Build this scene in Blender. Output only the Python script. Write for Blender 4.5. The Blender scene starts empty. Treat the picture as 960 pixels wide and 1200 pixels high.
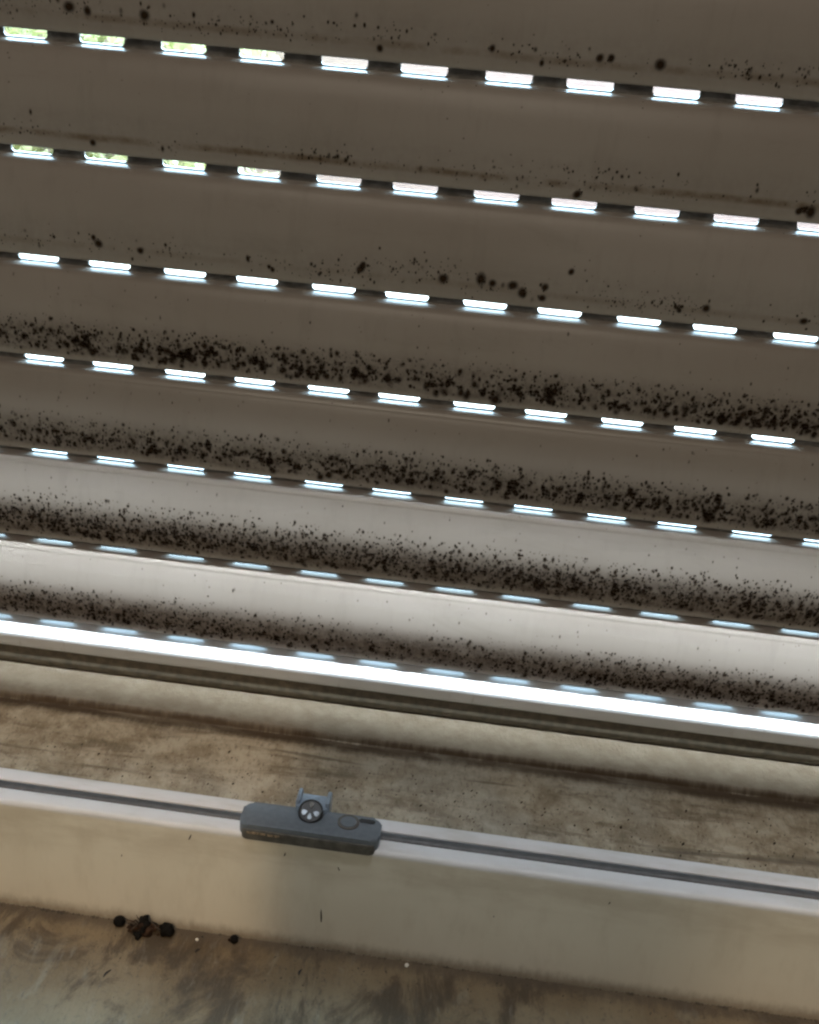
import bpy, bmesh, math, random
import numpy as np
from mathutils import Vector, Matrix
random.seed(11)
rng = np.random.default_rng(7)
scene = bpy.context.scene
MM = 0.001

# ------------------------------------------------------------------ camera
cam_d = bpy.data.cameras.new('camera')
cam = bpy.data.objects.new('camera', cam_d)
scene.collection.objects.link(cam)
cam_d.sensor_fit = 'VERTICAL'
cam_d.sensor_height = 24.0
cam_d.lens = 28.0
cam_d.clip_start = 0.01
cam_d.clip_end = 200.0
rt = Vector((0.99082727, 0.11138075, 0.0765222))
up = Vector((-0.11679108, 0.42094682, 0.89953522))
fw = Vector((-0.06797913, 0.90022114, -0.43009387))
M = Matrix.Identity(4)
for i in range(3):
    M[i][0], M[i][1], M[i][2] = rt[i], up[i], -fw[i]
M[0][3], M[1][3], M[2][3] = 0.172838, -0.412209, 0.039347
cam.matrix_world = M
scene.camera = cam

# ------------------------------------------------------------------ world, lamps, exposure
world = bpy.data.worlds.new('World')
scene.world = world
world.use_nodes = True
bgn = world.node_tree.nodes['Background']
bgn.inputs['Color'].default_value = (1.0, 0.95, 0.88, 1)
bgn.inputs['Strength'].default_value = 0.05

def lamp(name, kind, loc, target, energy, color, **kw):
    d = bpy.data.lights.new(name, kind)
    d.energy = energy
    d.color = color
    for k, v in kw.items():
        setattr(d, k, v)
    o = bpy.data.objects.new(name, d)
    scene.collection.objects.link(o)
    o.location = loc
    o.rotation_euler = (Vector(target) - Vector(loc)).to_track_quat('-Z', 'Y').to_euler()
    return o

# added narrow lamp without a known source, placed overhead to whiten the lower slats
lamp('added_upper_light', 'AREA', (0.16, -0.065, 0.085), (0.16, -0.004, -0.25), 0.38, (0.80, 0.92, 1.0),
     shape='RECTANGLE', size=1.2, size_y=0.010, spread=math.radians(8.8))
# second added lamp farther into the room, brightens the top of the frame rail
lamp('added_upper_light', 'AREA', (0.16, -0.150, 0.12), (0.16, -0.082, -0.25), 0.13, (0.93, 0.96, 1.0),
     shape='RECTANGLE', size=1.2, size_y=0.03, spread=math.radians(24))
# warm light from the room on both sides of the photographer's shadow
lamp('warm_lamp', 'AREA', (-0.190, -0.54, 0.200), (-0.190, -0.07, -0.270), 0.085, (1.0, 0.72, 0.44),
     shape='RECTANGLE', size=0.60, size_y=0.13, spread=math.radians(3.0))
lamp('warm_lamp', 'AREA', (0.62, -0.54, 0.200), (0.49, -0.07, -0.270), 0.035, (1.0, 0.72, 0.44),
     shape='RECTANGLE', size=0.45, size_y=0.12, spread=math.radians(6.0))
# soft room lamp behind and above the photographer
lamp('room_lamp', 'AREA', (0.0, -1.9, 1.1), (0.15, 0.0, -0.25), 8.2, (1.0, 0.86, 0.70),
     shape='RECTANGLE', size=0.9, size_y=0.6)

scene.view_settings.view_transform = 'Standard'
scene.view_settings.look = 'None'
scene.view_settings.exposure = 0.0
scene.view_settings.gamma = 1.0
scene.render.engine = 'CYCLES'
scene.cycles.use_denoising = True
scene.cycles.max_bounces = 8
scene.cycles.filter_width = 2.4
scene.cycles.sample_clamp_indirect = 4.0

# ------------------------------------------------------------------ node helpers
class NT:
    def __init__(self, name):
        self.m = bpy.data.materials.new(name)
        self.m.use_nodes = True
        self.t = self.m.node_tree
        self.t.nodes.clear()
        self.out = self.t.nodes.new('ShaderNodeOutputMaterial')
    def n(self, typ, ins=None, **props):
        nd = self.t.nodes.new(typ)
        for k, v in props.items():
            setattr(nd, k, v)
        for k, v in (ins or {}).items():
            self.set(nd.inputs[k], v)
        return nd
    def set(self, sock, v):
        if isinstance(v, bpy.types.NodeSocket):
            self.t.links.new(v, sock)
        elif isinstance(v, (tuple, list)) and len(v) == 3 and sock.type == 'RGBA':
            sock.default_value = (*v, 1)
        else:
            sock.default_value = v
    def math(self, op, a, b=0.0, c=0.0, clamp=False):
        nd = self.n('ShaderNodeMath', {0: a, 1: b, 2: c}, operation=op, use_clamp=clamp)
        return nd.outputs[0]
    def smooth(self, v, a, b, lo=0.0, hi=1.0):
        nd = self.n('ShaderNodeMapRange', {'Value': v, 'From Min': a, 'From Max': b, 'To Min': lo, 'To Max': hi},
                    interpolation_type='SMOOTHSTEP')
        return nd.outputs[0]
    def mix(self, f, a, b, mode='MIX'):
        nd = self.n('ShaderNodeMix', data_type='RGBA', blend_type=mode)
        self.set(nd.inputs[0], f); self.set(nd.inputs[6], a); self.set(nd.inputs[7], b)
        return nd.outputs[2]
    def pos(self, scale=(1, 1, 1), rot=(0, 0, 0), obj=False, off=(0, 0, 0)):
        src = self.n('ShaderNodeTexCoord').outputs['Object'] if obj else self.n('ShaderNodeNewGeometry').outputs['Position']
        mp = self.n('ShaderNodeMapping', {'Vector': src, 'Scale': scale, 'Rotation': rot, 'Location': off})
        return mp.outputs[0]
    def xyz(self, obj=False):
        src = self.n('ShaderNodeTexCoord').outputs['Object'] if obj else self.n('ShaderNodeNewGeometry').outputs['Position']
        s = self.n('ShaderNodeSeparateXYZ', {0: src})
        return s.outputs[0], s.outputs[1], s.outputs[2]
    def noise(self, vec, scale, detail=4.0, rough=0.55, dist=0.0):
        return self.n('ShaderNodeTexNoise', {'Vector': vec, 'Scale': scale, 'Detail': detail, 'Roughness': rough, 'Distortion': dist}).outputs['Fac']
    def bump(self, h, dist, strength=1.0):
        return self.n('ShaderNodeBump', {'Height': h, 'Distance': dist, 'Strength': strength}).outputs[0]
    def bsdf(self, color, rough=0.5, normal=None, **ins):
        d = {'Base Color': color, 'Roughness': rough}
        d.update({k.replace('_', ' '): v for k, v in ins.items()})
        p = self.n('ShaderNodeBsdfPrincipled', d)
        if normal is not None:
            self.set(p.inputs['Normal'], normal)
        return p
    def done(self, shader):
        self.t.links.new(shader.outputs[0], self.out.inputs['Surface'])
        return self.m

def simple(name, color, rough=0.5, var=0.15, scale=300, bump=0.0, **ins):
    t = NT(name)
    nz = t.noise(t.pos(), scale, 5)
    dark = tuple(c * (1 - var) for c in color); lite = tuple(min(1, c * (1 + var)) for c in color)
    col = t.mix(t.smooth(nz, 0.3, 0.7), dark, lite)
    nrm = t.bump(nz, bump) if bump else None
    return t.done(t.bsdf(col, rough, nrm, **ins))

# ------------------------------------------------------------------ materials
PITCH = 37.682      # slat pitch, mm
NROW = 6            # the bottom bar hangs below this slot row

def slat_material(k, stain, line):
    """painted aluminium, cream grey; grey mould haze in the lower half, drip streaks"""
    t = NT('slat_paint')
    x, y, z = t.xyz(obj=True)
    n1 = t.noise(t.pos((1, 1, 1), off=(k * 3.1, 0, 0)), 9, 3)
    n2 = t.noise(t.pos((1, 1, 0.16), off=(k * 3.1, 0, 0)), 190, 5, 0.62)
    n6 = t.noise(t.pos((0.25, 1, 1), rot=(0, 0.25, 0), off=(k * 5.3, 0, 0)), 70, 6, 0.7, 0.6)
    n3 = t.noise(t.pos((0.35, 1, 1), off=(k * 1.7, 0, 0)), 260, 5, 0.65)
    base = t.mix(t.smooth(n1, 0.3, 0.7), (0.385, 0.332, 0.287), (0.425, 0.372, 0.326))
    base = t.mix(t.math('MULTIPLY', t.smooth(n2, 0.5, 0.75), 0.22), base, (0.28, 0.245, 0.20))
    base = t.mix(t.math('MULTIPLY', t.smooth(n6, 0.52, 0.72), 0.22), base, (0.27, 0.235, 0.19))
    # haze band
    lo = t.smooth(z, -0.0328, -0.0298); hi = t.smooth(z, -0.0140, -0.0245)
    wob = t.smooth(n3, 0.30, 0.62, 0.55, 1.0)
    band = t.math('MULTIPLY', t.math('MULTIPLY', lo, hi), wob)
    fine = t.noise(t.pos((1, 1, 0.5), off=(k * 2.3, 0, 0)), 620, 3, 0.6)
    band = t.math('MULTIPLY', band, t.smooth(fine, 0.30, 0.62, 0.60, 1.0))
    col = t.mix(t.math('MULTIPLY', band, stain), base, (0.085, 0.058, 0.040))
    # thin rusty tide line
    if line > 0:
        zz = t.math('ADD', z, t.math('MULTIPLY', t.math('SUBTRACT', n1, 0.5), 0.004))
        a = t.smooth(zz, -0.0300, -0.0283); b = t.smooth(zz, -0.0262, -0.0279)
        n4 = t.noise(t.pos((1, 1, 1), off=(k, 0, 0)), 60, 6, 0.7)
        l = t.math('MULTIPLY', t.math('MULTIPLY', a, b), t.smooth(n4, 0.33, 0.66))
        col = t.mix(t.math('MULTIPLY', l, line), col, (0.15, 0.095, 0.05))
    # fine pepper of tiny specks everywhere
    vor = t.n('ShaderNodeTexVoronoi', {'Vector': t.pos(), 'Scale': 210.0, 'Randomness': 1.0})
    sp = t.math('MULTIPLY', t.math('LESS_THAN', vor.outputs['Distance'], 0.07), t.smooth(n1, 0.45, 0.6))
    col = t.mix(t.math('MULTIPLY', sp, 0.55), col, (0.05, 0.04, 0.03))
    rg = t.math('ADD', 0.24, t.math('MULTIPLY', n3, 0.14))
    nrm = t.bump(t.math('ADD', t.math('MULTIPLY', n2, 0.6), n1), 0.0002, 0.5)
    return t.done(t.bsdf(col, rg, nrm, Specular_IOR_Level=0.18 if k < 3 else 0.36))

def neck_material():
    t = NT('neck_metal')
    n = t.noise(t.pos((0.5, 1, 1)), 400, 5)
    col = t.mix(t.smooth(n, 0.35, 0.7), (0.20, 0.185, 0.165), (0.34, 0.32, 0.29))
    return t.done(t.bsdf(col, 0.32, None, Metallic=0.25))

def mould_material():
    t = NT('mould')
    at = t.n('ShaderNodeAttribute', attribute_name='cover').outputs['Fac']
    a = t.smooth(at, 0.0, 1.0)
    p = t.bsdf((0.042, 0.025, 0.014), 0.95, None, Specular_IOR_Level=0.1)
    tr = t.n('ShaderNodeBsdfTransparent')
    mx = t.n('ShaderNodeMixShader', {0: a, 1: tr.outputs[0], 2: p.outputs[0]})
    return t.done(mx)

def bar_material():
    t = NT('bar_paint')
    n1 = t.noise(t.pos((0.5, 1, 1)), 60, 4)
    n2 = t.noise(t.pos((1, 0.3, 0.3)), 330, 4, 0.6)
    col = t.mix(t.smooth(n1, 0.3, 0.7), (0.72, 0.74, 0.75), (0.80, 0.81, 0.82))
    col = t.mix(t.math('MULTIPLY', t.smooth(n2, 0.60, 0.80), 0.40), col, (0.36, 0.34, 0.30))
    return t.done(t.bsdf(col, 0.35, None))

def frame_material():
    """aged white plastic profile, nicotine tan in the corners, brown dirt in the channel"""
    t = NT('frame_plastic')
    x, y, z = t.xyz()
    n1 = t.noise(t.pos(), 14, 4)
    n2 = t.noise(t.pos((1, 1, 0.35)), 130, 5, 0.6)
    n3 = t.noise(t.pos((2.2, 0.55, 1), rot=(0, 0, 0.35)), 190, 6, 0.66)
    n4 = t.noise(t.pos((0.28, 1, 1)), 150, 6, 0.62)
    n5 = t.noise(t.pos((3.0, 0.8, 1), rot=(0, 0, 0.3)), 420, 4, 0.6)
    # front: cream plastic with tan soiling below the edge and along the sill joint
    front = t.mix(t.smooth(n1, 0.32, 0.68), (0.58, 0.55, 0.465), (0.64, 0.61, 0.525))
    front = t.mix(t.math('MULTIPLY', t.smooth(n2, 0.45, 0.75), 0.22), front, (0.36, 0.31, 0.235))
    zb = t.math('ADD', z, t.math('MULTIPLY', t.math('SUBTRACT', n4, 0.5), 0.012))
    top_soil = t.math('MULTIPLY', t.smooth(zb, -0.262, -0.247), t.smooth(n4, 0.25, 0.7))
    front = t.mix(t.math('MULTIPLY', top_soil, 0.42), front, (0.33, 0.275, 0.205))
    low_soil = t.smooth(t.math('ADD', z, t.math('MULTIPLY', t.math('SUBTRACT', n3, 0.5), 0.006)), -0.2815, -0.2885)
    front = t.mix(t.math('MULTIPLY', low_soil, 0.75), front, (0.17, 0.13, 0.085))
    # clean top rim
    rim = t.mix(t.smooth(n4, 0.4, 0.8), (0.57, 0.57, 0.58), (0.46, 0.45, 0.43))
    front_top = t.smooth(z, -0.2436, -0.2424)
    col = t.mix(front_top, front, rim)
    # strip by the shutter: soiled tan with vertical drips
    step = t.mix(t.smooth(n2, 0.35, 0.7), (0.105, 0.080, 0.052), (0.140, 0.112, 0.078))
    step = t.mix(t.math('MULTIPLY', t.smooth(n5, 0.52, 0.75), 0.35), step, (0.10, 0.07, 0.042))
    # channel: flat mottled silt, horizontal smudges, fine dark grain
    m1 = t.noise(t.pos(), 75, 7, 0.68, 0.3)
    m2 = t.noise(t.pos((0.22, 1, 1)), 130, 6, 0.65, 0.5)
    m3 = t.noise(t.pos((1.5, 0.7, 1), rot=(0, 0, 0.3)), 480, 5, 0.7)
    m4 = t.noise(t.pos((0.12, 1, 1), off=(3, 1, 0)), 70, 5, 0.6, 0.4)
    ch = t.mix(t.smooth(m1, 0.36, 0.64), (0.235, 0.19, 0.128), (0.42, 0.365, 0.275))
    ch = t.mix(t.math('MULTIPLY', t.smooth(m2, 0.50, 0.66), 0.60), ch, (0.115, 0.083, 0.048))
    ch = t.mix(t.math('MULTIPLY', t.smooth(n1, 0.50, 0.72), 0.40), ch, (0.30, 0.295, 0.26))
    ch = t.mix(t.math('MULTIPLY', t.smooth(m3, 0.52, 0.70), 0.55), ch, (0.055, 0.038, 0.022))
    ch = t.mix(t.math('MULTIPLY', t.smooth(m3, 0.44, 0.30), 0.45), ch, (0.48, 0.43, 0.34))
    ch = t.mix(t.math('MULTIPLY', t.smooth(m4, 0.56, 0.66), 0.65), ch, (0.060, 0.040, 0.021))
    chm = t.math('GREATER_THAN', y, -0.0785)
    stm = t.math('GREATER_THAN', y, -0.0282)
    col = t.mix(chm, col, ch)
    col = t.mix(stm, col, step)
    # brown silt caught along the step
    k1 = t.noise(t.pos((0.6, 0.1, 0.1)), 55, 4, 0.6)
    k2 = t.noise(t.pos((1, 0.15, 0.15)), 420, 4, 0.65)
    yb = t.math('ADD', y, t.math('ADD', t.math('MULTIPLY', t.math('SUBTRACT', k1, 0.5), 0.006), t.math('MULTIPLY', t.math('SUBTRACT', k2, 0.5), 0.0035)))
    core = t.math('MULTIPLY', t.smooth(yb, -0.0355, -0.0305), t.smooth(yb, -0.0262, -0.0284))
    core = t.math('MULTIPLY', core, t.smooth(m2, 0.30, 0.55, 0.65, 1.0))
    col = t.mix(t.math('MULTIPLY', core, 0.96), col, (0.036, 0.018, 0.004))
    h = t.math('ADD', t.math('MULTIPLY', t.math('ADD', m3, m1), chm), t.math('MULTIPLY', n2, 0.15))
    nrm = t.bump(h, 0.0012, 0.55)
    rg = t.math('ADD', 0.42, t.math('MULTIPLY', chm, 0.35))
    return t.done(t.bsdf(col, rg, nrm, Specular_IOR_Level=0.4))

def sill_material():
    t = NT('stained_plaster')
    x, y, z = t.xyz()
    n1 = t.noise(t.pos((1.0, 0.6, 1), rot=(0, 0, -0.55)), 40, 8, 0.66, 0.5)
    n2 = t.noise(t.pos((1.6, 0.5, 1), rot=(0, 0, -0.6)), 110, 7, 0.65, 0.4)
    n3 = t.noise(t.pos(), 22, 5)
    n4 = t.noise(t.pos(), 520, 6, 0.7)
    n5 = t.noise(t.pos((2.4, 0.7, 1), rot=(0, 0, -0.3)), 170, 6, 0.65)
    col = t.mix(t.smooth(n3, 0.35, 0.68), (0.150, 0.104, 0.054), (0.220, 0.165, 0.098))
    col = t.mix(t.math('MULTIPLY', t.smooth(n1, 0.45, 0.57), 0.88), col, (0.050, 0.033, 0.016))
    col = t.mix(t.math('MULTIPLY', t.smooth(n2, 0.54, 0.70), 0.50), col, (0.23, 0.198, 0.148))
    col = t.mix(t.math('MULTIPLY', t.smooth(n5, 0.58, 0.70), 0.55), col, (0.085, 0.066, 0.045))
    col = t.mix(t.math('MULTIPLY', t.smooth(n4, 0.52, 0.68), 0.45), col, (0.085, 0.068, 0.048))
    # dust collected along the joint with the frame
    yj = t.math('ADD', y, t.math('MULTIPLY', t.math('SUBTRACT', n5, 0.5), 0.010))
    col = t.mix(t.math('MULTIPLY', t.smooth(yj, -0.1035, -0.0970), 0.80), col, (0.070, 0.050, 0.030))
    nrm = t.bump(t.math('ADD', n2, t.math('MULTIPLY', n4, 0.6)), 0.0012, 0.8)
    return t.done(t.bsdf(col, 0.70, nrm))

def silt_material():
    t = NT('brown_silt')
    n = t.noise(t.pos(), 350, 5, 0.65)
    col = t.mix(t.smooth(n, 0.3, 0.7), (0.014, 0.008, 0.003), (0.040, 0.025, 0.010))
    return t.done(t.bsdf(col, 0.9, t.bump(n, 0.001), Specular_IOR_Level=0.15))

MAT = dict(
    neck=neck_material(), mould=mould_material(), bar=bar_material(), frame=frame_material(),
    sill=sill_material(), silt=silt_material(),
    rubber=simple('black_rubber', (0.085, 0.070, 0.048), 0.7, 0.3),
    gasket=simple('grey_gasket', (0.05, 0.05, 0.052), 0.5, 0.2),
    keeper=simple('grey_zinc', (0.115, 0.132, 0.150), 0.36, 0.08, 500, 0.0001, Metallic=0.15),
    keeper_front=simple('shaded_zinc', (0.075, 0.068, 0.058), 0.45, 0.35, 260, 0.0003),  # front's shade put into the colour; boss and one wedge share it
    cam=simple('bluish_zinc', (0.27, 0.33, 0.40), 0.30, 0.12, 500, 0.0002, Metallic=0.5),
    dark=simple('dark_recess', (0.012, 0.012, 0.013), 0.5, 0.2),
    steel=simple('bright_steel', (0.17, 0.195, 0.215), 0.4, 0.4, 500, 0.0, Metallic=0.6),
    tan=simple('highlight_tan', (0.22, 0.165, 0.11), 0.5, 0.7, 900, 0.0005),  # painted warm highlight for the keeper's front edge
    fringe=simple('grey_dust', (0.085, 0.064, 0.040), 0.9, 0.5, 300, 0.0008),
    pellet=simple('black_pellet', (0.006, 0.005, 0.004), 0.8, 0.5, 500, 0.0008, Specular_IOR_Level=0.12),
    husk=simple('brown_husk', (0.034, 0.018, 0.010), 0.8, 0.6, 420, 0.0008, Specular_IOR_Level=0.15),
    fibre=simple('brown_fibre', (0.06, 0.042, 0.026), 0.8, 0.4),
    fleck=simple('black_fleck', (0.014, 0.011, 0.009), 0.8, 0.3),
    chalk=simple('white_chalk', (0.75, 0.72, 0.64), 0.8, 0.1),
    ledge=simple('grey_stone', (0.05, 0.05, 0.05), 0.7, 0.12, 40, 0.002),
    terrace=simple('pale_paving', (0.74, 0.60, 0.50), 0.8, 0.10, 6, 0.002),
    wall=simple('pink_render', (0.44, 0.31, 0.285), 0.9, 0.04, 8, 0.002),
    leaf=simple('lime_leaf', (0.74, 0.74, 0.44), 0.5, 0.3, 5),
    stem=simple('twig', (0.10, 0.07, 0.04), 0.8, 0.3, 20),
)
tsky = NT('daylight_sky')
em = tsky.n('ShaderNodeEmission', {'Color': (0.50, 0.78, 1.0), 'Strength': 38.0})
MAT['sky'] = tsky.done(em)

# ------------------------------------------------------------------ object helpers
def link(o, parent=None):
    scene.collection.objects.link(o)
    if parent is not None:
        o.parent = parent
    return o
def tag(o, label=None, cat=None, group=None, kind=None):
    if label: o['label'] = label
    if cat: o['category'] = cat
    if group: o['group'] = group
    if kind: o['kind'] = kind
    return o
def empty(name, loc=(0, 0, 0)):
    o = bpy.data.objects.new(name, None)
    o.empty_display_size = 0.02
    o.location = loc
    return link(o)
def mesh_obj(name, verts, faces, mat, parent=None, smooth=True, angle=40):
    me = bpy.data.meshes.new(name)
    me.from_pydata(verts, [], faces)
    me.materials.append(mat)
    bm = bmesh.new(); bm.from_mesh(me)
    bmesh.ops.recalc_face_normals(bm, faces=bm.faces)
    bm.to_mesh(me); bm.free()
    finish(me, smooth, angle)
    return link(bpy.data.objects.new(name, me), parent)
def finish(me, smooth=True, angle=40):
    if smooth:
        me.polygons.foreach_set('use_smooth', [True] * len(me.polygons))
        me.set_sharp_from_angle(angle=math.radians(angle))
    me.update()
def bm_obj(name, bm, mat, parent=None, smooth=True, angle=40):
    me = bpy.data.meshes.new(name)
    bmesh.ops.recalc_face_normals(bm, faces=bm.faces)
    bm.to_mesh(me); bm.free()
    me.materials.append(mat)
    finish(me, smooth, angle)
    return link(bpy.data.objects.new(name, me), parent)
def catmull(pts, n=4):
    P = [np.array(p, float) for p in pts]
    P = [2 * P[0] - P[1]] + P + [2 * P[-1] - P[-2]]
    out = []
    for i in range(1, len(P) - 2):
        for j in range(n):
            t = j / n
            out.append(tuple(0.5 * ((2 * P[i]) + (-P[i-1] + P[i+1]) * t + (2*P[i-1] - 5*P[i] + 4*P[i+1] - P[i+2]) * t*t
                                    + (-P[i-1] + 3*P[i] - 3*P[i+1] + P[i+2]) * t**3)))
    out.append(tuple(P[-2]))
    return out
def loft(prof, xs, closed=True):
    """extrude a (y,z) mm profile along X (mm list); caps when closed"""
    n = len(prof)
    V = [(x * MM, y * MM, z * MM) for x in xs for (y, z) in prof]
    F = []
    for i in range(len(xs) - 1):
        for j in range(n if closed else n - 1):
            a = i * n + j; b = i * n + (j + 1) % n
            F.append((a, b, b + n, a + n))
    if closed:
        F.append(tuple(range(n))); F.append(tuple(range((len(xs) - 1) * n, len(xs) * n)))
    return V, F

X0, X1 = -310.0, 660.0     # built width of shutter and window, mm

# ------------------------------------------------------------------ outside: daylight
bm = bmesh.new()
R_, nseg = 9.0, 14
prev = None
for i in range(nseg + 1):
    a = math.radians(-14 + 104 * i / nseg)
    row = [bm.verts.new((x, 1.6 + R_ * math.cos(a), -1.2 + 8.0 * math.sin(a) + 1.0)) for x in (-14, 14)]
    if prev: bm.faces.new((prev[0], prev[1], row[1], row[0]))
    prev = row
tag(bm_obj('sky', bm, MAT['sky']), kind='structure')

def box_bm(bm, lo, hi):
    vs = [bm.verts.new((x, y, z)) for x in (lo[0], hi[0]) for y in (lo[1], hi[1]) for z in (lo[2], hi[2])]
    for f in ((0,1,3,2),(4,6,7,5),(0,4,5,1),(2,3,7,6),(0,2,6,4),(1,5,7,3)):
        bm.faces.new([vs[i] for i in f])
    return vs
bm = bmesh.new(); box_bm(bm, (-8, 0.30, -1.05), (8, 8.6, -0.95))
tag(bm_obj('terrace', bm, MAT['terrace'], smooth=False), kind='structure')
V, F = loft([(7, -268), (7, -262), (290, -272), (300, -276), (300, -300), (7, -300)], [X0 - 200, X1 + 200])
tag(mesh_obj('outer_ledge', V, F, MAT['ledge'], smooth=False), kind='structure')
bm = bmesh.new(); box_bm(bm, (-5.5, 4.2, -0.95), (6, 4.4, 0.1)); 
gw = bm_obj('garden_wall', bm, MAT['wall'], smooth=False)
tag(gw, 'pale pink rendered garden wall glimpsed through the upper shutter slots', 'wall')
hedge = empty('hedge', (-1.9, 3.7, -0.95))
tag(hedge, 'pale green hedge glimpsed through the upper left shutter slots', 'hedge')
V, F = [], []
for i in range(11000):
    p = np.array([rng.uniform(-1.1, 1.16), rng.uniform(-0.28, 0.28), rng.uniform(0.05, 1.15)])
    p[2] *= 0.92 + 0.08 * math.sin(p[0] * 7) 
    a = rng.normal(size=3); a /= np.linalg.norm(a); b = np.cross(a, rng.normal(size=3)); b /= np.linalg.norm(b)
    s = rng.uniform(0.02, 0.042)
    n0 = len(V)
    V += [tuple(p - a * s), tuple(p + b * s * 0.5), tuple(p + a * s), tuple(p - b * s * 0.5)]
    F.append((n0, n0 + 1, n0 + 2, n0 + 3))
fo = mesh_obj('foliage', V, F, MAT['leaf'], hedge, smooth=False); fo['kind'] = 'stuff'
bm = bmesh.new()
for i in range(9):
    x = -1.0 + i * 0.25 + rng.uniform(-.05, .05)
    r = bmesh.ops.create_cone(bm, segments=7, radius1=0.02, radius2=0.006, depth=1.0, cap_ends=True)
    bmesh.ops.rotate(bm, verts=r['verts'], cent=(0, 0, 0), matrix=Matrix.Rotation(rng.uniform(-.2, .2), 3, 'Y'))
    bmesh.ops.translate(bm, verts=r['verts'], vec=(x, rng.uniform(-.1, .1), 0.5))
bm_obj('stems', bm, MAT['stem'], hedge)

# ------------------------------------------------------------------ roller shutter
inner = catmull([(-0.0, 0.15), (-0.9, 0.06), (-2.4, -0.26), (-3.8, -0.70), (-4.75, -1.40), (-5.5, -2.6), (-6.4, -5.0), (-7.4, -9.0), (-8.0, -14.0),
                 (-7.9, -19.0), (-6.9, -25.5), (-5.5, -31.0), (-4.9, -32.7), (-4.4, -33.4), (-3.6, -33.5)], 4)
flat_ledge = [(-0.0, 0.15), (-0.9, 0.07), (-2.4, -0.10), (-3.8, -0.40), (-4.75, -1.15), (-5.5, -2.5)]
outer = [(-1.3, -33.3), (-1.0, -28.0), (1.7, -28.0), (1.9, -33.3), (2.7, -33.3), (3.3, -24.0), (3.4, -14.0), (2.7, -4.0), (1.2, -0.4), (1.0, 0.1)]
SLAT_PROF = inner + outer
SLAT_PROF_LOW = catmull(flat_ledge + [(-6.4, -5.0)], 4)[:-4] + inner[20:] + outer
iz = np.array([p[1] for p in inner]); iy = np.array([p[0] for p in inner])
order = np.argsort(iz)
def prof_y(z):
    return np.interp(z, iz[order], iy[order])

xs_slat = list(np.linspace(X0, X1, 13))
def neck_mesh():
    bm = bmesh.new()
    c0, c1 = int(math.floor(X0 / 27)), int(math.ceil(X1 / 27))
    zl, zh = -0.25, 6.0
    for c in range(c0, c1 + 1):
        cx = c * 27.0 - (0.7 if c % 2 else 0)
        L = 7.55 + random.uniform(-.12, .12)
        xl = max(X0, (c - 0.5) * 27.0); xr = min(X1, (c + 0.5) * 27.0)
        if xr - xl < 20: continue
        sl, sh, r = 0.62, 5.1, 1.15
        corners = [(xr, zl, cx + L - r, sl + r, -90), (xr, zh, cx + L - r, sh - r, 0),
                   (xl, zh, cx - L + r, sh - r, 90), (xl, zl, cx - L + r, sl + r, 180)]
        loops = {}
        for side, yy in (('i', 0.0), ('o', 0.9)):
            cv, av = [], []
            for (ox, oz, ax, az, a0) in corners:
                cv.append(bm.verts.new((ox * MM, yy * MM, oz * MM)))
                av.append([bm.verts.new(((ax + r * math.cos(math.radians(a0 + 18 * k))) * MM, yy * MM,
                                         (az + r * math.sin(math.radians(a0 + 18 * k))) * MM)) for k in range(6)])
            for q in range(4):
                for k in range(5):
                    bm.faces.new((cv[q], av[q][k], av[q][k + 1]))
                bm.faces.new((cv[q], av[q][5], av[(q + 1) % 4][0], cv[(q + 1) % 4]))
            loops[side] = [v for a in av for v in a]
        n = len(loops['i'])
        for k in range(n):
            bm.faces.new((loops['i'][k], loops['i'][(k + 1) % n], loops['o'][(k + 1) % n], loops['o'][k]))
    bmesh.ops.recalc_face_normals(bm, faces=bm.faces)
    me = bpy.data.meshes.new('slotted_neck')
    bm.to_mesh(me); bm.free()
    me.materials.append(MAT['neck'])
    me.update()
    return me
NECK = neck_mesh()

def mould_mesh(spots):
    """spots: (x, z, r, stretch, cover) in mm on the slat's room side; soft edged thin colonies"""
    V, F, A = [], [], []
    K = 10
    for (x, z, r, st, cov) in spots:
        n0 = len(V)
        ph = random.uniform(0, 6.28); lob = random.uniform(0.0, 0.09); lq = random.choice((2, 2, 3))
        lean = random.uniform(-0.05, 0.2)
        ring = []
        def put(px, pz, a):
            pz = min(max(pz, -33.2), -0.6)
            V.append((px * MM, (prof_y(pz) - 0.07) * MM, pz * MM)); A.append(a)
        put(x, z, cov)
        for rr, a in ((0.34, cov), (0.9, cov * .60), (1.85, 0.0)):
            for k in range(K):
                th = 2 * math.pi * k / K
                q = r * rr * (1 + lob * math.sin(lq * th + ph) + random.uniform(-.03, .03))
                dz = q * math.sin(th) * st
                put(x + q * math.cos(th) + dz * lean * 0.5, z + dz, a)
        for k in range(K):
            k2 = (k + 1) % K
            F.append((n0, n0 + 1 + k, n0 + 1 + k2))
            F.append((n0 + 1 + k, n0 + 1 + K + k, n0 + 1 + K + k2, n0 + 1 + k2))
            F.append((n0 + 1 + K + k, n0 + 1 + 2 * K + k, n0 + 1 + 2 * K + k2, n0 + 1 + K + k2))
    me = bpy.data.meshes.new('mould_spots')
    me.from_pydata(V, [], F)
    at = me.attributes.new('cover', 'FLOAT', 'POINT')
    at.data.foreach_set('value', A)
    me.materials.append(MAT['mould'])
    me.polygons.foreach_set('use_smooth', [True] * len(me.polygons))
    me.update()
    return me

def dens_noise(seed):
    r = np.random.default_rng(seed)
    fs = [(r.uniform(.006, .05), r.uniform(0, 6.28), r.uniform(.3, 1)) for _ in range(7)]
    return lambda x: 0.5 + 0.5 * np.tanh(sum(a * math.sin(f * 6.28 * x + p) for f, p, a in fs) * 0.7)

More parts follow.
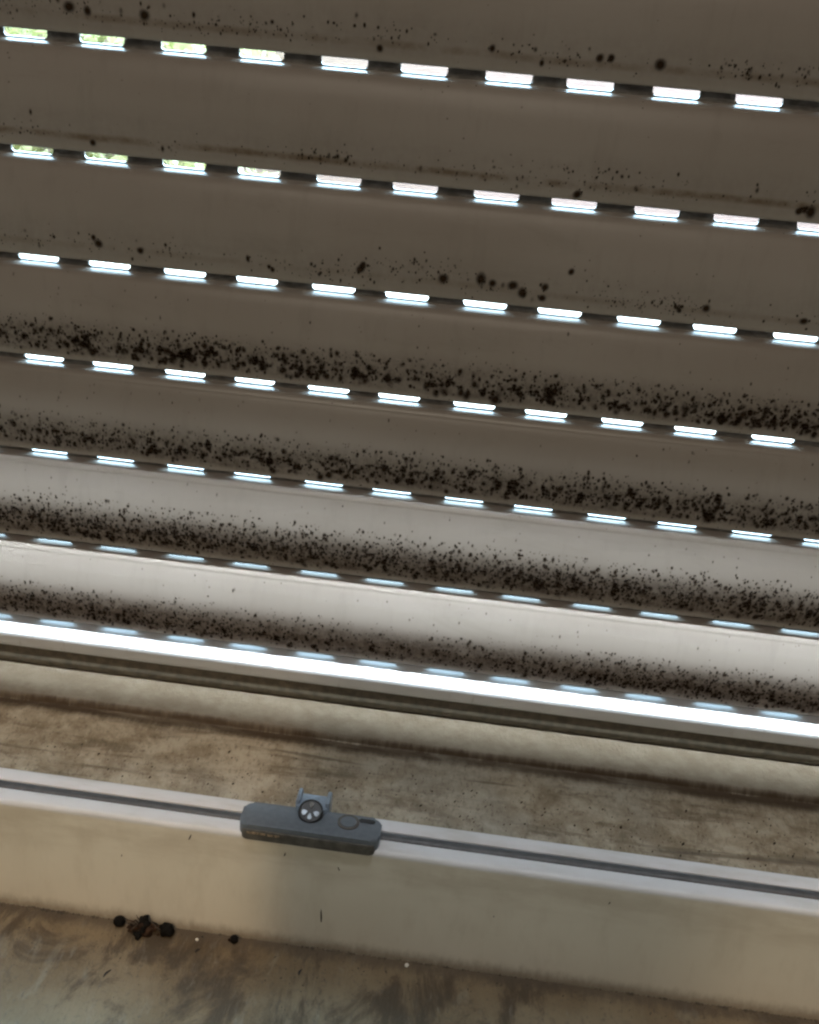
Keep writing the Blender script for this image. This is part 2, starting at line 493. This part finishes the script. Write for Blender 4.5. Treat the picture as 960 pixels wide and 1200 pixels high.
def dense_spots(seed, per_mm, ztop, zpeak, zbot, rscale=1.0, prof=None):
    dn = dens_noise(seed)
    out = []
    n = int((X1 - X0) * per_mm)
    for _ in range(n):
        x = random.uniform(X0 + 3, X1 - 3)
        w = 0.62 + 0.38 * dn(x)
        if prof: w *= prof(x)
        if random.random() > w: continue
        z = random.triangular(zbot, ztop, zpeak)
        if random.random() < 0.25: z = random.uniform(zpeak, ztop)
        edge = (z - zbot) / (ztop - zbot)
        r = min(0.75, random.lognormvariate(-1.18, 0.45)) * rscale * (1.1 - 0.55 * edge)
        out.append((x, z, r, random.uniform(1.0, 1.5), random.choice((.3, .5, .7, .85, 1.0, 1.0)) * random.uniform(.8, 1)))
    return out

def sparse_spots(seed, per_mm, ztop, zbot, big, prof=None):
    out = []
    # loose groups of fine specks
    ncl = int((X1 - X0) / 11)
    for c in range(ncl):
        cx = random.uniform(X0 + 5, X1 - 5)
        w = prof(cx) if prof else 1.0
        cz = random.triangular(zbot + 2, ztop - 3, zbot + 5)
        for _ in range(int(min(3.0, random.expovariate(1.0)) * per_mm * 11 * w)):
            x = cx + random.gauss(0, 9); z = cz + random.gauss(0, 1.9)
            if not (zbot < z < ztop and X0 + 3 < x < X1 - 3): continue
            out.append((x, z, min(0.6, random.lognormvariate(-1.6, 0.45)), random.uniform(1.0, 1.8), random.uniform(0.4, 1.0)))
    for _ in range(int((X1 - X0) * big)):
        x = random.uniform(X0 + 3, X1 - 3)
        if prof and random.random() > prof(x): continue
        out.append((x, random.uniform(zbot, ztop), random.uniform(0.6, 1.15), random.uniform(0.9, 1.4), 1.0))
    return out

def z_at(x, frac): return -frac * PITCH
SPOTS = {
    -1: sparse_spots(1, 2.0, -19.5, -31.0, 0.012, lambda x: 1.5 if x > 130 else 0.9) +
        [(18, -25.5, 1.5, .9, 1), (24, -26.2, 1.1, 1, 1), (13.5, -21.0, 1.25, 1.4, 1), (43, -26.0, 1.35, 1, 1), (120, -29.5, .9, 1, 1),
         (190, -26.4, 1.0, 1, 1), (193.5, -26.2, .9, 1.2, 1), (209, -26.8, 1.4, 1, 1), (262, -28.5, 1.3, 1, 1), (268, -30.5, 1.2, 1, 1)],
    0: sparse_spots(2, 1.3, -20.0, -32.0, 0.006) + [(24, -30, .9, 1, 1), (262, -29.0, 1.2, .8, 1), (264.5, -29.6, 1.3, 1.3, 1), (260.6, -29.8, .9, 1, 1)],
    1: sparse_spots(3, 1.5, -17.5, -32.0, 0.012, lambda x: 1.3 if 95 < x < 230 else 0.8) +
        [(25, -26.5, 1.2, 1, 1), (40, -27.5, 1.0, 1, 1), (118, -26.0, 1.1, 1, 1), (147, -26.2, 1.4, 1, 1), (160, -25.0, 1.4, 1.3, 1),
         (164, -26.0, 1.1, 1, 1), (171, -26.0, 1.4, .9, 1), (174.5, -28.3, 1.3, 1.2, 1), (182, -25.5, 1.0, 1, 1), (181.5, -29.5, 1.1, .9, 1),
         (119, -24.5, .9, 1.3, 1), (237, -27.0, 1.1, 1, 1), (270, -28.0, 1.2, .8, 1)],
    2: dense_spots(4, 8.6, -17.5, -27.2, -31.2, 1.5, lambda x: 1.0 if x < 120 or x > 205 else 0.75),
    3: dense_spots(5, 9.8, -15.5, -27.5, -31.0, 1.42, lambda x: 0.62 + 0.38 * math.sin(min(1.57, max(0, (x + 40) / 150)))),
    4: dense_spots(6, 17.5, -12.5, -25.5, -32.0, 1.2),
    5: dense_spots(9, 15.5, -14.5, -28.0, -32.8, 1.12, lambda x: 0.70 + 0.30 * math.sin(x * .021 + 2.0)),
}
for k in (-1, 0, 1):
    SPOTS[k] = [s for s in SPOTS[k]]
for k in (2, 3, 4, 5):     # stray specks above the band and on the clean strip
    for _ in range(2200):
        SPOTS[k].append((random.uniform(X0 + 3, X1 - 3), max(-32.6, random.gauss(-25, 4.5)), random.uniform(.10, .24), random.uniform(1, 1.8), random.uniform(.3, .8)))
    for _ in range(260):
        SPOTS[k].append((random.uniform(X0 + 3, X1 - 3), random.uniform(-32.8, -3), random.uniform(.14, .34), random.uniform(1, 2.2), random.uniform(.35, .8)))

shutter = empty('roller_shutter', (0.175, 0.0, -0.245))
tag(shutter, 'lowered grey slatted roller shutter with light slots and black mould bands', 'roller shutter')
STAIN = {-1: 0.16, 0: 0.15, 1: 0.16, 2: 0.65, 3: 0.75, 4: 0.95, 5: 0.92}
LINE = {-1: 0.55, 0: 0.85, 1: 0.30}
GAP = {3: 3.4, 4: 3.1, 5: 2.85, 6: 2.6}     # the lowest slats sit closer together
for k in range(-6, NROW):
    V, F = loft(SLAT_PROF if k < 3 else SLAT_PROF_LOW, xs_slat)
    mat = slat_material(k, STAIN.get(k, 0.3), LINE.get(k, 0.0))
    s = mesh_obj('slat', V, F, mat, shutter, angle=50)
    s.scale.z = (PITCH - GAP.get(k + 1, 3.5)) / 33.5
    s.location = Vector((0, (k % 3 - 1) * 0.12 * MM, -k * PITCH * MM)) - Vector(shutter.location)
    nk = link(bpy.data.objects.new('slotted_neck', NECK), s)
    if k in SPOTS:
        m = link(bpy.data.objects.new('mould_spots', mould_mesh(SPOTS[k])), s)
        m['kind'] = 'stuff'
        m['label'] = 'band of black mould spots along the lower half of the slat' if k >= 2 else 'scattered dark mould specks along the slat'
# bottom bar with its own slotted neck and rubber lip
bar_prof = catmull([(0, 0.15), (-1.0, 0.0), (-3.0, -0.35), (-6.0, -1.3), (-8.4, -2.4), (-9.0, -2.8), (-9.2, -3.3)], 4) + \
    [(-8.9, -5.0), (-8.2, -8.0), (-7.6, -9.8), (-6.8, -10.6), (2.6, -11.0), (2.8, -4.0), (1.2, -0.4), (1.0, 0.1)]
V, F = loft(bar_prof, xs_slat)
bar = mesh_obj('bottom_bar', V, F, MAT['bar'], shutter, angle=50)
bar.location = Vector((0, 0, -NROW * PITCH * MM)) - Vector(shutter.location)
bar['label'] = 'bright white bottom bar of the shutter'
link(bpy.data.objects.new('slotted_neck', NECK), bar)
V, F = loft([(-6.6, -10.3), (-7.0, -12.5), (-7.4, -15.0), (-7.2, -17.6), (-6.4, -18.6), (-3.0, -18.9), (1.0, -18.6), (1.6, -11.0)], xs_slat)
mesh_obj('rubber_seal', V, F, MAT['rubber'], bar, angle=60)
sp = [(random.uniform(X0 + 3, X1 - 3), random.uniform(-2.6, -0.7), random.uniform(.12, .3), random.uniform(1, 2), random.uniform(.25, .6)) for _ in range(230)]
iz_keep, iy_keep, ord_keep = iz, iy, order
bp = bar_prof[:25]
iz = np.array([p[1] for p in bp]); iy = np.array([p[0] for p in bp]); order = np.argsort(iz)
m = link(bpy.data.objects.new('mould_spots', mould_mesh(sp)), bar); m['kind'] = 'stuff'
iz, iy, order = iz_keep, iy_keep, ord_keep

# ------------------------------------------------------------------ window frame
def ragged_bead(name, seed, prof_fn, xs, mat, parent):
    """uneven bead of dirt: prof_fn(x, noise) gives (y,z) points"""
    V, F = [], []
    n = None
    for i, x in enumerate(xs):
        p = prof_fn(x)
        n = len(p)
        V += [(x * MM, y * MM, z * MM) for y, z in p]
    for i in range(len(xs) - 1):
        for j in range(n - 1):
            a = i * n + j
            F.append((a, a + 1, a + 1 + n, a + n))
    o = mesh_obj(name, V, F, mat, parent, angle=80)
    return o
def noise1(seed, freqs):
    r = np.random.default_rng(seed)
    cs = [(f * r.uniform(.8, 1.25), r.uniform(0, 6.28), a) for f, a in freqs]
    return lambda x: sum(a * math.sin(x * f + p) for f, p, a in cs)

frame = empty('window_frame', (0.175, -0.05, -0.295))
tag(frame, 'soiled cream window frame bottom rail with dirty channel below the shutter', 'window frame')
frame_prof = [(6, -295), (6, -246.2), (4, -245.6)] + catmull([(-6, -245.2), (-16, -245.0), (-25.5, -244.9), (-27.2, -245.3), (-27.9, -246.6), (-28.3, -247.4), (-30, -247.7)], 3) + \
    [(-45, -248.5), (-69, -249.3)] + catmull([(-71.0, -248.8), (-74.5, -245.0), (-77.8, -241.6), (-78.8, -241.0), (-80, -240.85)], 3) + \
    [(-84.0, -240.8), (-84.5, -241.0), (-84.7, -242.6), (-89.0, -242.6), (-89.2, -241.0), (-89.7, -240.8)] + \
    catmull([(-93.8, -240.9), (-94.8, -241.2), (-95.4, -242.0), (-95.6, -243.4), (-95.7, -247)], 4) + \
    [(-95.9, -265), (-96.2, -295)]
V, F = loft(frame_prof, list(np.linspace(X0 - 40, X1 + 40, 30)))
wob = noise1(3, [(0.011, .12), (0.031, .06)])
V = [(x, y + wob(x / MM) * MM * 0.4, z + wob(x / MM + 77) * MM * 0.4) for x, y, z in V]
V = [tuple(np.array(v) - np.array(frame.location)) for v in V]
mesh_obj('bottom_rail', V, F, MAT['frame'], frame, angle=50)
fl = Vector(frame.location)
def at_frame(o):
    o.location = -fl if o.parent is frame else o.location
    return o
# gasket cord in its groove
g = [( -86.85 + 2.05 * math.cos(a), -241.75 + 1.25 * math.sin(a)) for a in np.linspace(0, 2 * math.pi, 13)[:-1]]
V, F = loft(g, list(np.linspace(X0 - 40, X1 + 40, 40)))
at_frame(mesh_obj('gasket', V, F, MAT['gasket'], frame, angle=60))
# loose grit in the channel
V, F = [], []
def pebble(cx, cy, cz, r, st=1.0, rot=0.0):
    n0 = len(V)
    pts = [(1, 0, 0), (0, 1, 0), (-1, 0, 0), (0, -1, 0), (0, 0, 1), (0, 0, -1)]
    ca, sa = math.cos(rot), math.sin(rot)
    for p in pts:
        q = [p[0] * r, p[1] * r * st, p[2] * r * .55]
        q = [c * random.uniform(.75, 1.25) for c in q]
        V.append(((cx + q[0] * ca - q[1] * sa) * MM, (cy + q[0] * sa + q[1] * ca) * MM, (cz + q[2]) * MM))
    for a, b in ((0, 1), (1, 2), (2, 3), (3, 0)):
        F.append((n0 + a, n0 + b, n0 + 4)); F.append((n0 + b, n0 + a, n0 + 5))
for _ in range(1300):
    x = random.uniform(X0, X1); y = random.triangular(-69, -33, -60)
    pebble(x, y, -248.5 - (-45 - y) * .033, min(.55, random.lognormvariate(-1.65, .45)), random.uniform(1, 3.2), random.uniform(-.6, -.1))
at_frame(mesh_obj('grit', V, F, MAT['silt'], frame, smooth=False))['kind'] = 'stuff'
# dirt fringe where the frame meets the inner sill
nC = noise1(31, [(0.04, .4), (0.16, .35), (0.5, .3), (1.3, .3), (2.7, .3), (5.3, .25)])
def fringe(x):
    h = max(-.3, 0.15 + .5 * nC(x)); w = max(-.2, 0.4 + .8 * nC(x + 400))
    return [(-95.7, -288.2 + h), (-96.3, -288.25 + h * .85), (-96.7, -288.3 + h * .45), (-96.9 - w, -288.35 + .15 * h), (-97.4 - w, -288.9)]
o = at_frame(ragged_bead('dirt_fringe', 2, fringe, list(np.arange(X0 - 30, X1 + 30, 0.4)), MAT['fringe'], frame)); o['kind'] = 'stuff'
# dark scratches and flecks on the front face
for (x, z, l, w, lean) in ((129.9, -272.6, 6.2, .55, -.06), (82.6, -245.6, 2.6, .5, .35), (116, -247.5, 1.6, .45, .2), (135, -250.5, 1.8, .35, -.4),
                           (58, -258, 1.2, .3, .1), (228, -249, 1.3, .4, .3), (190, -262, .9, .3, 0)):
    bm = bmesh.new()
    pts = [(-w * .35, -l / 2), (w * .3, -l / 2 + .3), (w * .55, -l * .1), (w * .35, l * .3), (0, l / 2), (-w * .4, l * .25), (-w * .5, -l * .2)]
    vs = [bm.verts.new(((x + px + lean * pz) * MM, (-95.9 - (-265 - z) * 0.01 - .10) * MM, (z + pz) * MM)) for px, pz in pts]
    f = bm.faces.new(vs)
    r = bmesh.ops.extrude_face_region(bm, geom=[f])
    bmesh.ops.translate(bm, verts=[v for v in r['geom'] if isinstance(v, bmesh.types.BMVert)], vec=(0, 0.5 * MM, 0))
    at_frame(bm_obj('fleck', bm, MAT['fleck'], frame, smooth=False))

# ------------------------------------------------------------------ inner sill
gx = np.linspace(-420, 760, 150); gy = np.linspace(-98.5, -300, 40)
n2a = noise1(41, [(0.02, .35), (0.07, .2), (0.19, .12)]); n2b = noise1(42, [(0.05, .3), (0.13, .18)])
V = [(-.45, 0, 0)] * 0
for y in [-90.0] + list(gy):
    for x in gx:
        V.append((x * MM, y * MM, (-288.2 + (0.5 * n2a(x + y * .6) + 0.4 * n2b(y - x * .5)) * min(1, max(0, (-97 - y) / 12))) * MM))
nx = len(gx)
F = [(i * nx + j, i * nx + j + 1, (i + 1) * nx + j + 1, (i + 1) * nx + j) for i in range(len(gy)) for j in range(nx - 1)]
sill = mesh_obj('inner_sill', V, F, MAT['sill'])
tag(sill, kind='structure')

V, F = [], []
for _ in range(2400):
    x = random.uniform(X0, X1); y = -97.2 - abs(random.gauss(0, 1)) * 14
    pebble(x, y, -288.15, min(.5, random.lognormvariate(-2.0, .5)), random.uniform(1, 2.6), random.uniform(-.9, .6))
mesh_obj('grit', V, F, MAT['fringe'], sill, smooth=False)['kind'] = 'stuff'

# ------------------------------------------------------------------ grey lock keeper on the rail
kp = empty('lock_keeper', (0.1235, -0.0885, -0.2409))
tag(kp, 'grey metal lock keeper with round cam mounted on the cream frame rail', 'lock keeper')
ko = Vector(kp.location)
def kloc(x, y, z): return ((x - ko.x / MM) * MM, (y - ko.y / MM) * MM, (z - ko.z / MM) * MM)
def prism(poly, z0, z1, bevel=0.0, seg=2):
    bm = bmesh.new()
    lo = [bm.verts.new(kloc(x, y, z0)) for x, y in poly]; hi = [bm.verts.new(kloc(x, y, z1)) for x, y in poly]
    bm.faces.new(lo[::-1]); top = bm.faces.new(hi)
    n = len(poly)
    for i in range(n): bm.faces.new((lo[i], lo[(i + 1) % n], hi[(i + 1) % n], hi[i]))
    if bevel:
        bmesh.ops.bevel(bm, geom=list(top.edges), offset=bevel * MM, segments=seg, profile=0.5, affect='EDGES')
    return bm
def round_rect(x0, x1, y0, y1, r, n=5):
    out = []
    for cx, cy, a0 in ((x1 - r, y0 + r, -90), (x1 - r, y1 - r, 0), (x0 + r, y1 - r, 90), (x0 + r, y0 + r, 180)):
        out += [(cx + r * math.cos(math.radians(a0 + 90 * k / n)), cy + r * math.sin(math.radians(a0 + 90 * k / n))) for k in range(n + 1)]
    return out
def chamfer_rect(x0, x1, y0, y1, c):
    return [(x0 + c, y0), (x1 - c, y0), (x1, y0 + c), (x1, y1 - c), (x1 - c, y1), (x0 + c, y1), (x0, y1 - c), (x0, y0 + c)]
body = bm_obj('body', prism(round_rect(99.4, 148.0, -95.9, -83.8, 3.2), -241.0, -236.4, 1.1, 3), MAT['keeper'], kp, angle=35)
# front skirt hooking over the rail edge, its shade painted in as darker zinc
bm = prism(round_rect(100.3, 147.1, -96.6, -91.0, 2.6), -242.2, -238.2, 0.8, 3)
bm_obj('front_skirt', bm, MAT['keeper_front'], kp, angle=35)
# warm highlight on the front edge, painted as thin tan strips
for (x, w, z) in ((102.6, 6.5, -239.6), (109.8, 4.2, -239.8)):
    bm_obj('painted_highlight', prism([(x, -96.65), (x + w, -96.68), (x + w - .2, -96.4), (x + .2, -96.4)], z, z + 0.85), MAT['tan'], body, smooth=False)
# cam carriage: block with two upright flanges
bm_obj('carriage', prism(chamfer_rect(117.4, 128.4, -85.5, -77.8, 0.8), -240.9, -234.6, 0.5), MAT['cam'], kp, angle=35)
for x in (117.0, 127.4):
    bm_obj('flange', prism(chamfer_rect(x, x + 1.5, -84.2, -77.2, 0.4), -240.9, -232.9, 0.35), MAT['cam'], kp, angle=35)
def cyl(cx, cy, z0, z1, r, seg=28, tilt=0.0, r2=None):
    bm = bmesh.new()
    q = bmesh.ops.create_cone(bm, segments=seg, radius1=r * MM, radius2=(r if r2 is None else r2) * MM, depth=(z1 - z0) * MM, cap_ends=True)
    bmesh.ops.rotate(bm, verts=bm.verts[:], cent=(0, 0, 0), matrix=Matrix.Rotation(tilt, 3, 'X'))
    bmesh.ops.translate(bm, verts=bm.verts[:], vec=Vector(kloc(cx, cy, (z0 + z1) / 2)))
    return bm
TL = math.radians(26)
hub = bm_obj('cam_hub', cyl(122.9, -86.2, -238.7, -234.3, 4.0, tilt=TL), MAT['dark'], kp, angle=35)
bm = bmesh.new()                # raised rim of the hub
for zz, rr in ((0, 4.35), (0.9, 4.25), (0.9, 3.6), (0, 3.5)):
    pass
ring_v = []
for k in range(32):
    a = 2 * math.pi * k / 32
    ring_v.append([bm.verts.new((rr * math.cos(a) * MM, rr * math.sin(a) * MM, zz * MM)) for zz, rr in ((-3.0, 4.4), (0.5, 4.35), (0.7, 4.1), (0.5, 3.75), (-0.4, 3.7))])
for k in range(32):
    for j in range(4):
        bm.faces.new((ring_v[k][j], ring_v[(k + 1) % 32][j], ring_v[(k + 1) % 32][j + 1], ring_v[k][j + 1]))
bmesh.ops.rotate(bm, verts=bm.verts[:], cent=(0, 0, 0), matrix=Matrix.Rotation(TL, 3, 'X'))
bmesh.ops.translate(bm, verts=bm.verts[:], vec=Vector(kloc(122.9, -87.0, -234.7)))
bm_obj('hub_rim', bm, MAT['dark'], kp, angle=50)
# star of bright wedges in the hub
for k in range(4):
    a = math.radians((203, 270, 337, 90)[k])
    bm = bmesh.new()
    w_ = (.95, .6, .85, .7)[k]
    pts = [(1.1, -.2), (2.1, -w_), (2.9, -w_), (3.2, 0), (2.9, w_), (2.1, w_), (1.1, .2)]
    lo = [bm.verts.new((p[0] * MM, p[1] * MM, 0)) for p in pts]
    f = bm.faces.new(lo)
    r = bmesh.ops.extrude_face_region(bm, geom=[f])
    bmesh.ops.translate(bm, verts=[v for v in r['geom'] if isinstance(v, bmesh.types.BMVert)], vec=(0, 0, 0.55 * MM))
    bmesh.ops.rotate(bm, verts=bm.verts[:], cent=(0, 0, 0), matrix=Matrix.Rotation(a, 3, 'Z'))
    bmesh.ops.rotate(bm, verts=bm.verts[:], cent=(0, 0, 0), matrix=Matrix.Rotation(TL, 3, 'X'))
    bmesh.ops.translate(bm, verts=bm.verts[:], vec=Vector(kloc(122.9, -87.1, -234.4)))
    bm_obj('star_segment', bm, MAT['steel'] if k < 3 else MAT['keeper_front'], hub, smooth=False)
# second boss on the right with a shallow slot beside it
bm_obj('boss', cyl(136.4, -88.0, -237.0, -236.1, 4.0, r2=3.8), MAT['keeper_front'], kp, angle=35)
bm_obj('boss_cap', cyl(136.4, -88.0, -236.3, -235.9, 2.9, r2=2.7), MAT['keeper'], kp, angle=35)
bm_obj('slot', prism(chamfer_rect(139.8, 145.6, -87.2, -85.2, 0.7), -236.6, -236.25), MAT['dark'], body, smooth=False)

# ------------------------------------------------------------------ debris on the joint of frame and sill
def blob(name, c, r, mat, parent, sq=(1, 1, 1), seed=0, sub=3, amp=.12):
    bm = bmesh.new()
    bmesh.ops.create_icosphere(bm, subdivisions=sub, radius=1)
    rr = np.random.default_rng(seed)
    ks = rr.normal(size=(5, 3)) * 2.2; ph = rr.uniform(0, 6.28, 5)
    for v in bm.verts:
        d = 1 + amp * sum(math.sin(float(np.dot(k, v.co)) + p) for k, p in zip(ks, ph)) / 2
        v.co = Vector((v.co.x * sq[0], v.co.y * sq[1], v.co.z * sq[2])) * d * r * MM
    bmesh.ops.translate(bm, verts=bm.verts[:], vec=Vector(c) * MM)
    return bm_obj(name, bm, mat, parent, angle=80)
clump = empty('debris_clump', (0.066, -0.0985, -0.2880))
tag(clump, 'clump of dark brown debris with black pellets on the sill joint', 'debris')
def cl(x, y, z): return (x - 66, y + 98.5, z + 288)
blob('pellet', cl(57.2, -98.4, -286.2), 2.0, MAT['pellet'], clump, (1, .95, .95), 1)
blob('pellet', cl(66.6, -99.4, -285.0), 2.6, MAT['pellet'], clump, (.85, 1, 1.1), 2, amp=.4)
blob('pellet', cl(75.0, -99.8, -286.0), 2.6, MAT['pellet'], clump, (1, .9, .95), 3, amp=.2)
dr = np.random.default_rng(77)
for i in range(26):
    r = float(dr.uniform(.45, 1.5)); px = float(dr.normal(67.5, 3.6)); py = -98.0 - r * .5 - abs(float(dr.normal(0, 1.6)))
    blob('husk' if i % 3 else 'pellet', cl(px, py, -288.1 + r * .6 + max(0, float(dr.uniform(-.5, 3.2)) * (1 - abs(px - 67.5) / 8))), r,
         MAT['husk'] if i % 3 else MAT['pellet'], clump, (float(dr.uniform(.7, 1.5)), float(dr.uniform(.6, 1.1)), float(dr.uniform(.5, 1))), 100 + i, 2, .5)
for i in range(12):
    bm = bmesh.new()
    p0 = Vector((random.uniform(60, 74), -98.6 - random.uniform(0, 3), -287.0 + random.uniform(0, 3)))
    d = Vector((random.uniform(-1, 1), random.uniform(-.7, .1), random.uniform(-.4, .9))).normalized()
    L = random.uniform(2, 4.6); sd = d.cross(Vector((.3, 1, .2))).normalized()
    rings = []
    for t in (0, .33, .66, 1):
        c = p0 + d * L * t + sd * math.sin(t * 3.1) * L * .18
        c.z = max(c.z, -287.9)
        rr = .30 * (1 - .5 * t)
        rings.append([bm.verts.new(tuple((Vector(cl(*c)) + (sd * math.cos(a) + d.cross(sd) * math.sin(a)) * rr) * MM)) for a in (0, 1.57, 3.14, 4.71)])
    for a, b in zip(rings, rings[1:]):
        for j in range(4): bm.faces.new((a[j], a[(j + 1) % 4], b[(j + 1) % 4], b[j]))
    bm.faces.new(rings[0][::-1]); bm.faces.new(rings[-1])
    bm_obj('fibre', bm, MAT['fibre'] if i % 2 else MAT['husk'], clump, angle=80)
p = empty('black_pellet', (0.0995, -0.0988, -0.2880))
tag(p, 'single small black pellet on the sill joint, right of the debris clump', 'pellet')
blob('pellet', (0, 0, 1.3), 1.55, MAT['pellet'], p, (1, 1, .9), 9)
blob('crumb', (-1.6, .3, .5), .7, MAT['husk'], p, (1, 1, .7), 10)
for (x, y, r, lab) in ((161.8, -98.6, .75, 'tiny white crumb on the sill joint below the lock keeper'), (86.4, -100.6, .6, 'tiny pale crumb on the sill between debris clump and single pellet')):
    e = blob('white_crumb', (0, 0, 0), r, MAT['chalk'], None, (1, 1, .8), int(x), 2)
    e.location = (x * MM, y * MM, (-287.8 + r * .4) * MM)
    tag(e, lab, 'crumb')
for (x, y, l, a, lab) in ((125.4, -108.4, 3.0, 1.45, 'short black sliver lying on the stained sill below the frame scratch'),
                          (88.0, -105.5, 2.4, 1.1, 'thin dark sliver on the stained sill below the single pellet'),
                          (60.5, -121.0, 4.0, 1.2, 'dark sliver near the bottom edge below the debris clump')):
    bm = bmesh.new()
    n = 6
    rings = []
    for i in range(n):
        t = i / (n - 1); rr = .42 * math.sin(math.pi * (.12 + .8 * t))
        c = Vector(((t - .5) * l, .25 * math.sin(t * 4), rr * .6))
        rings.append([bm.verts.new(tuple((c + Vector((0, rr * math.cos(q), rr * .7 * math.sin(q)))) * MM)) for q in np.linspace(0, 6.283, 7)[:-1]])
    for r0, r1 in zip(rings, rings[1:]):
        for j in range(6): bm.faces.new((r0[j], r0[(j + 1) % 6], r1[(j + 1) % 6], r1[j]))
    bm.faces.new(rings[0][::-1]); bm.faces.new(rings[-1])
    o = bm_obj('dark_sliver', bm, MAT['fleck'], None)
    o.location = (x * MM, y * MM, -287.75 * MM); o.rotation_euler.z = a
    tag(o, lab, 'sliver')
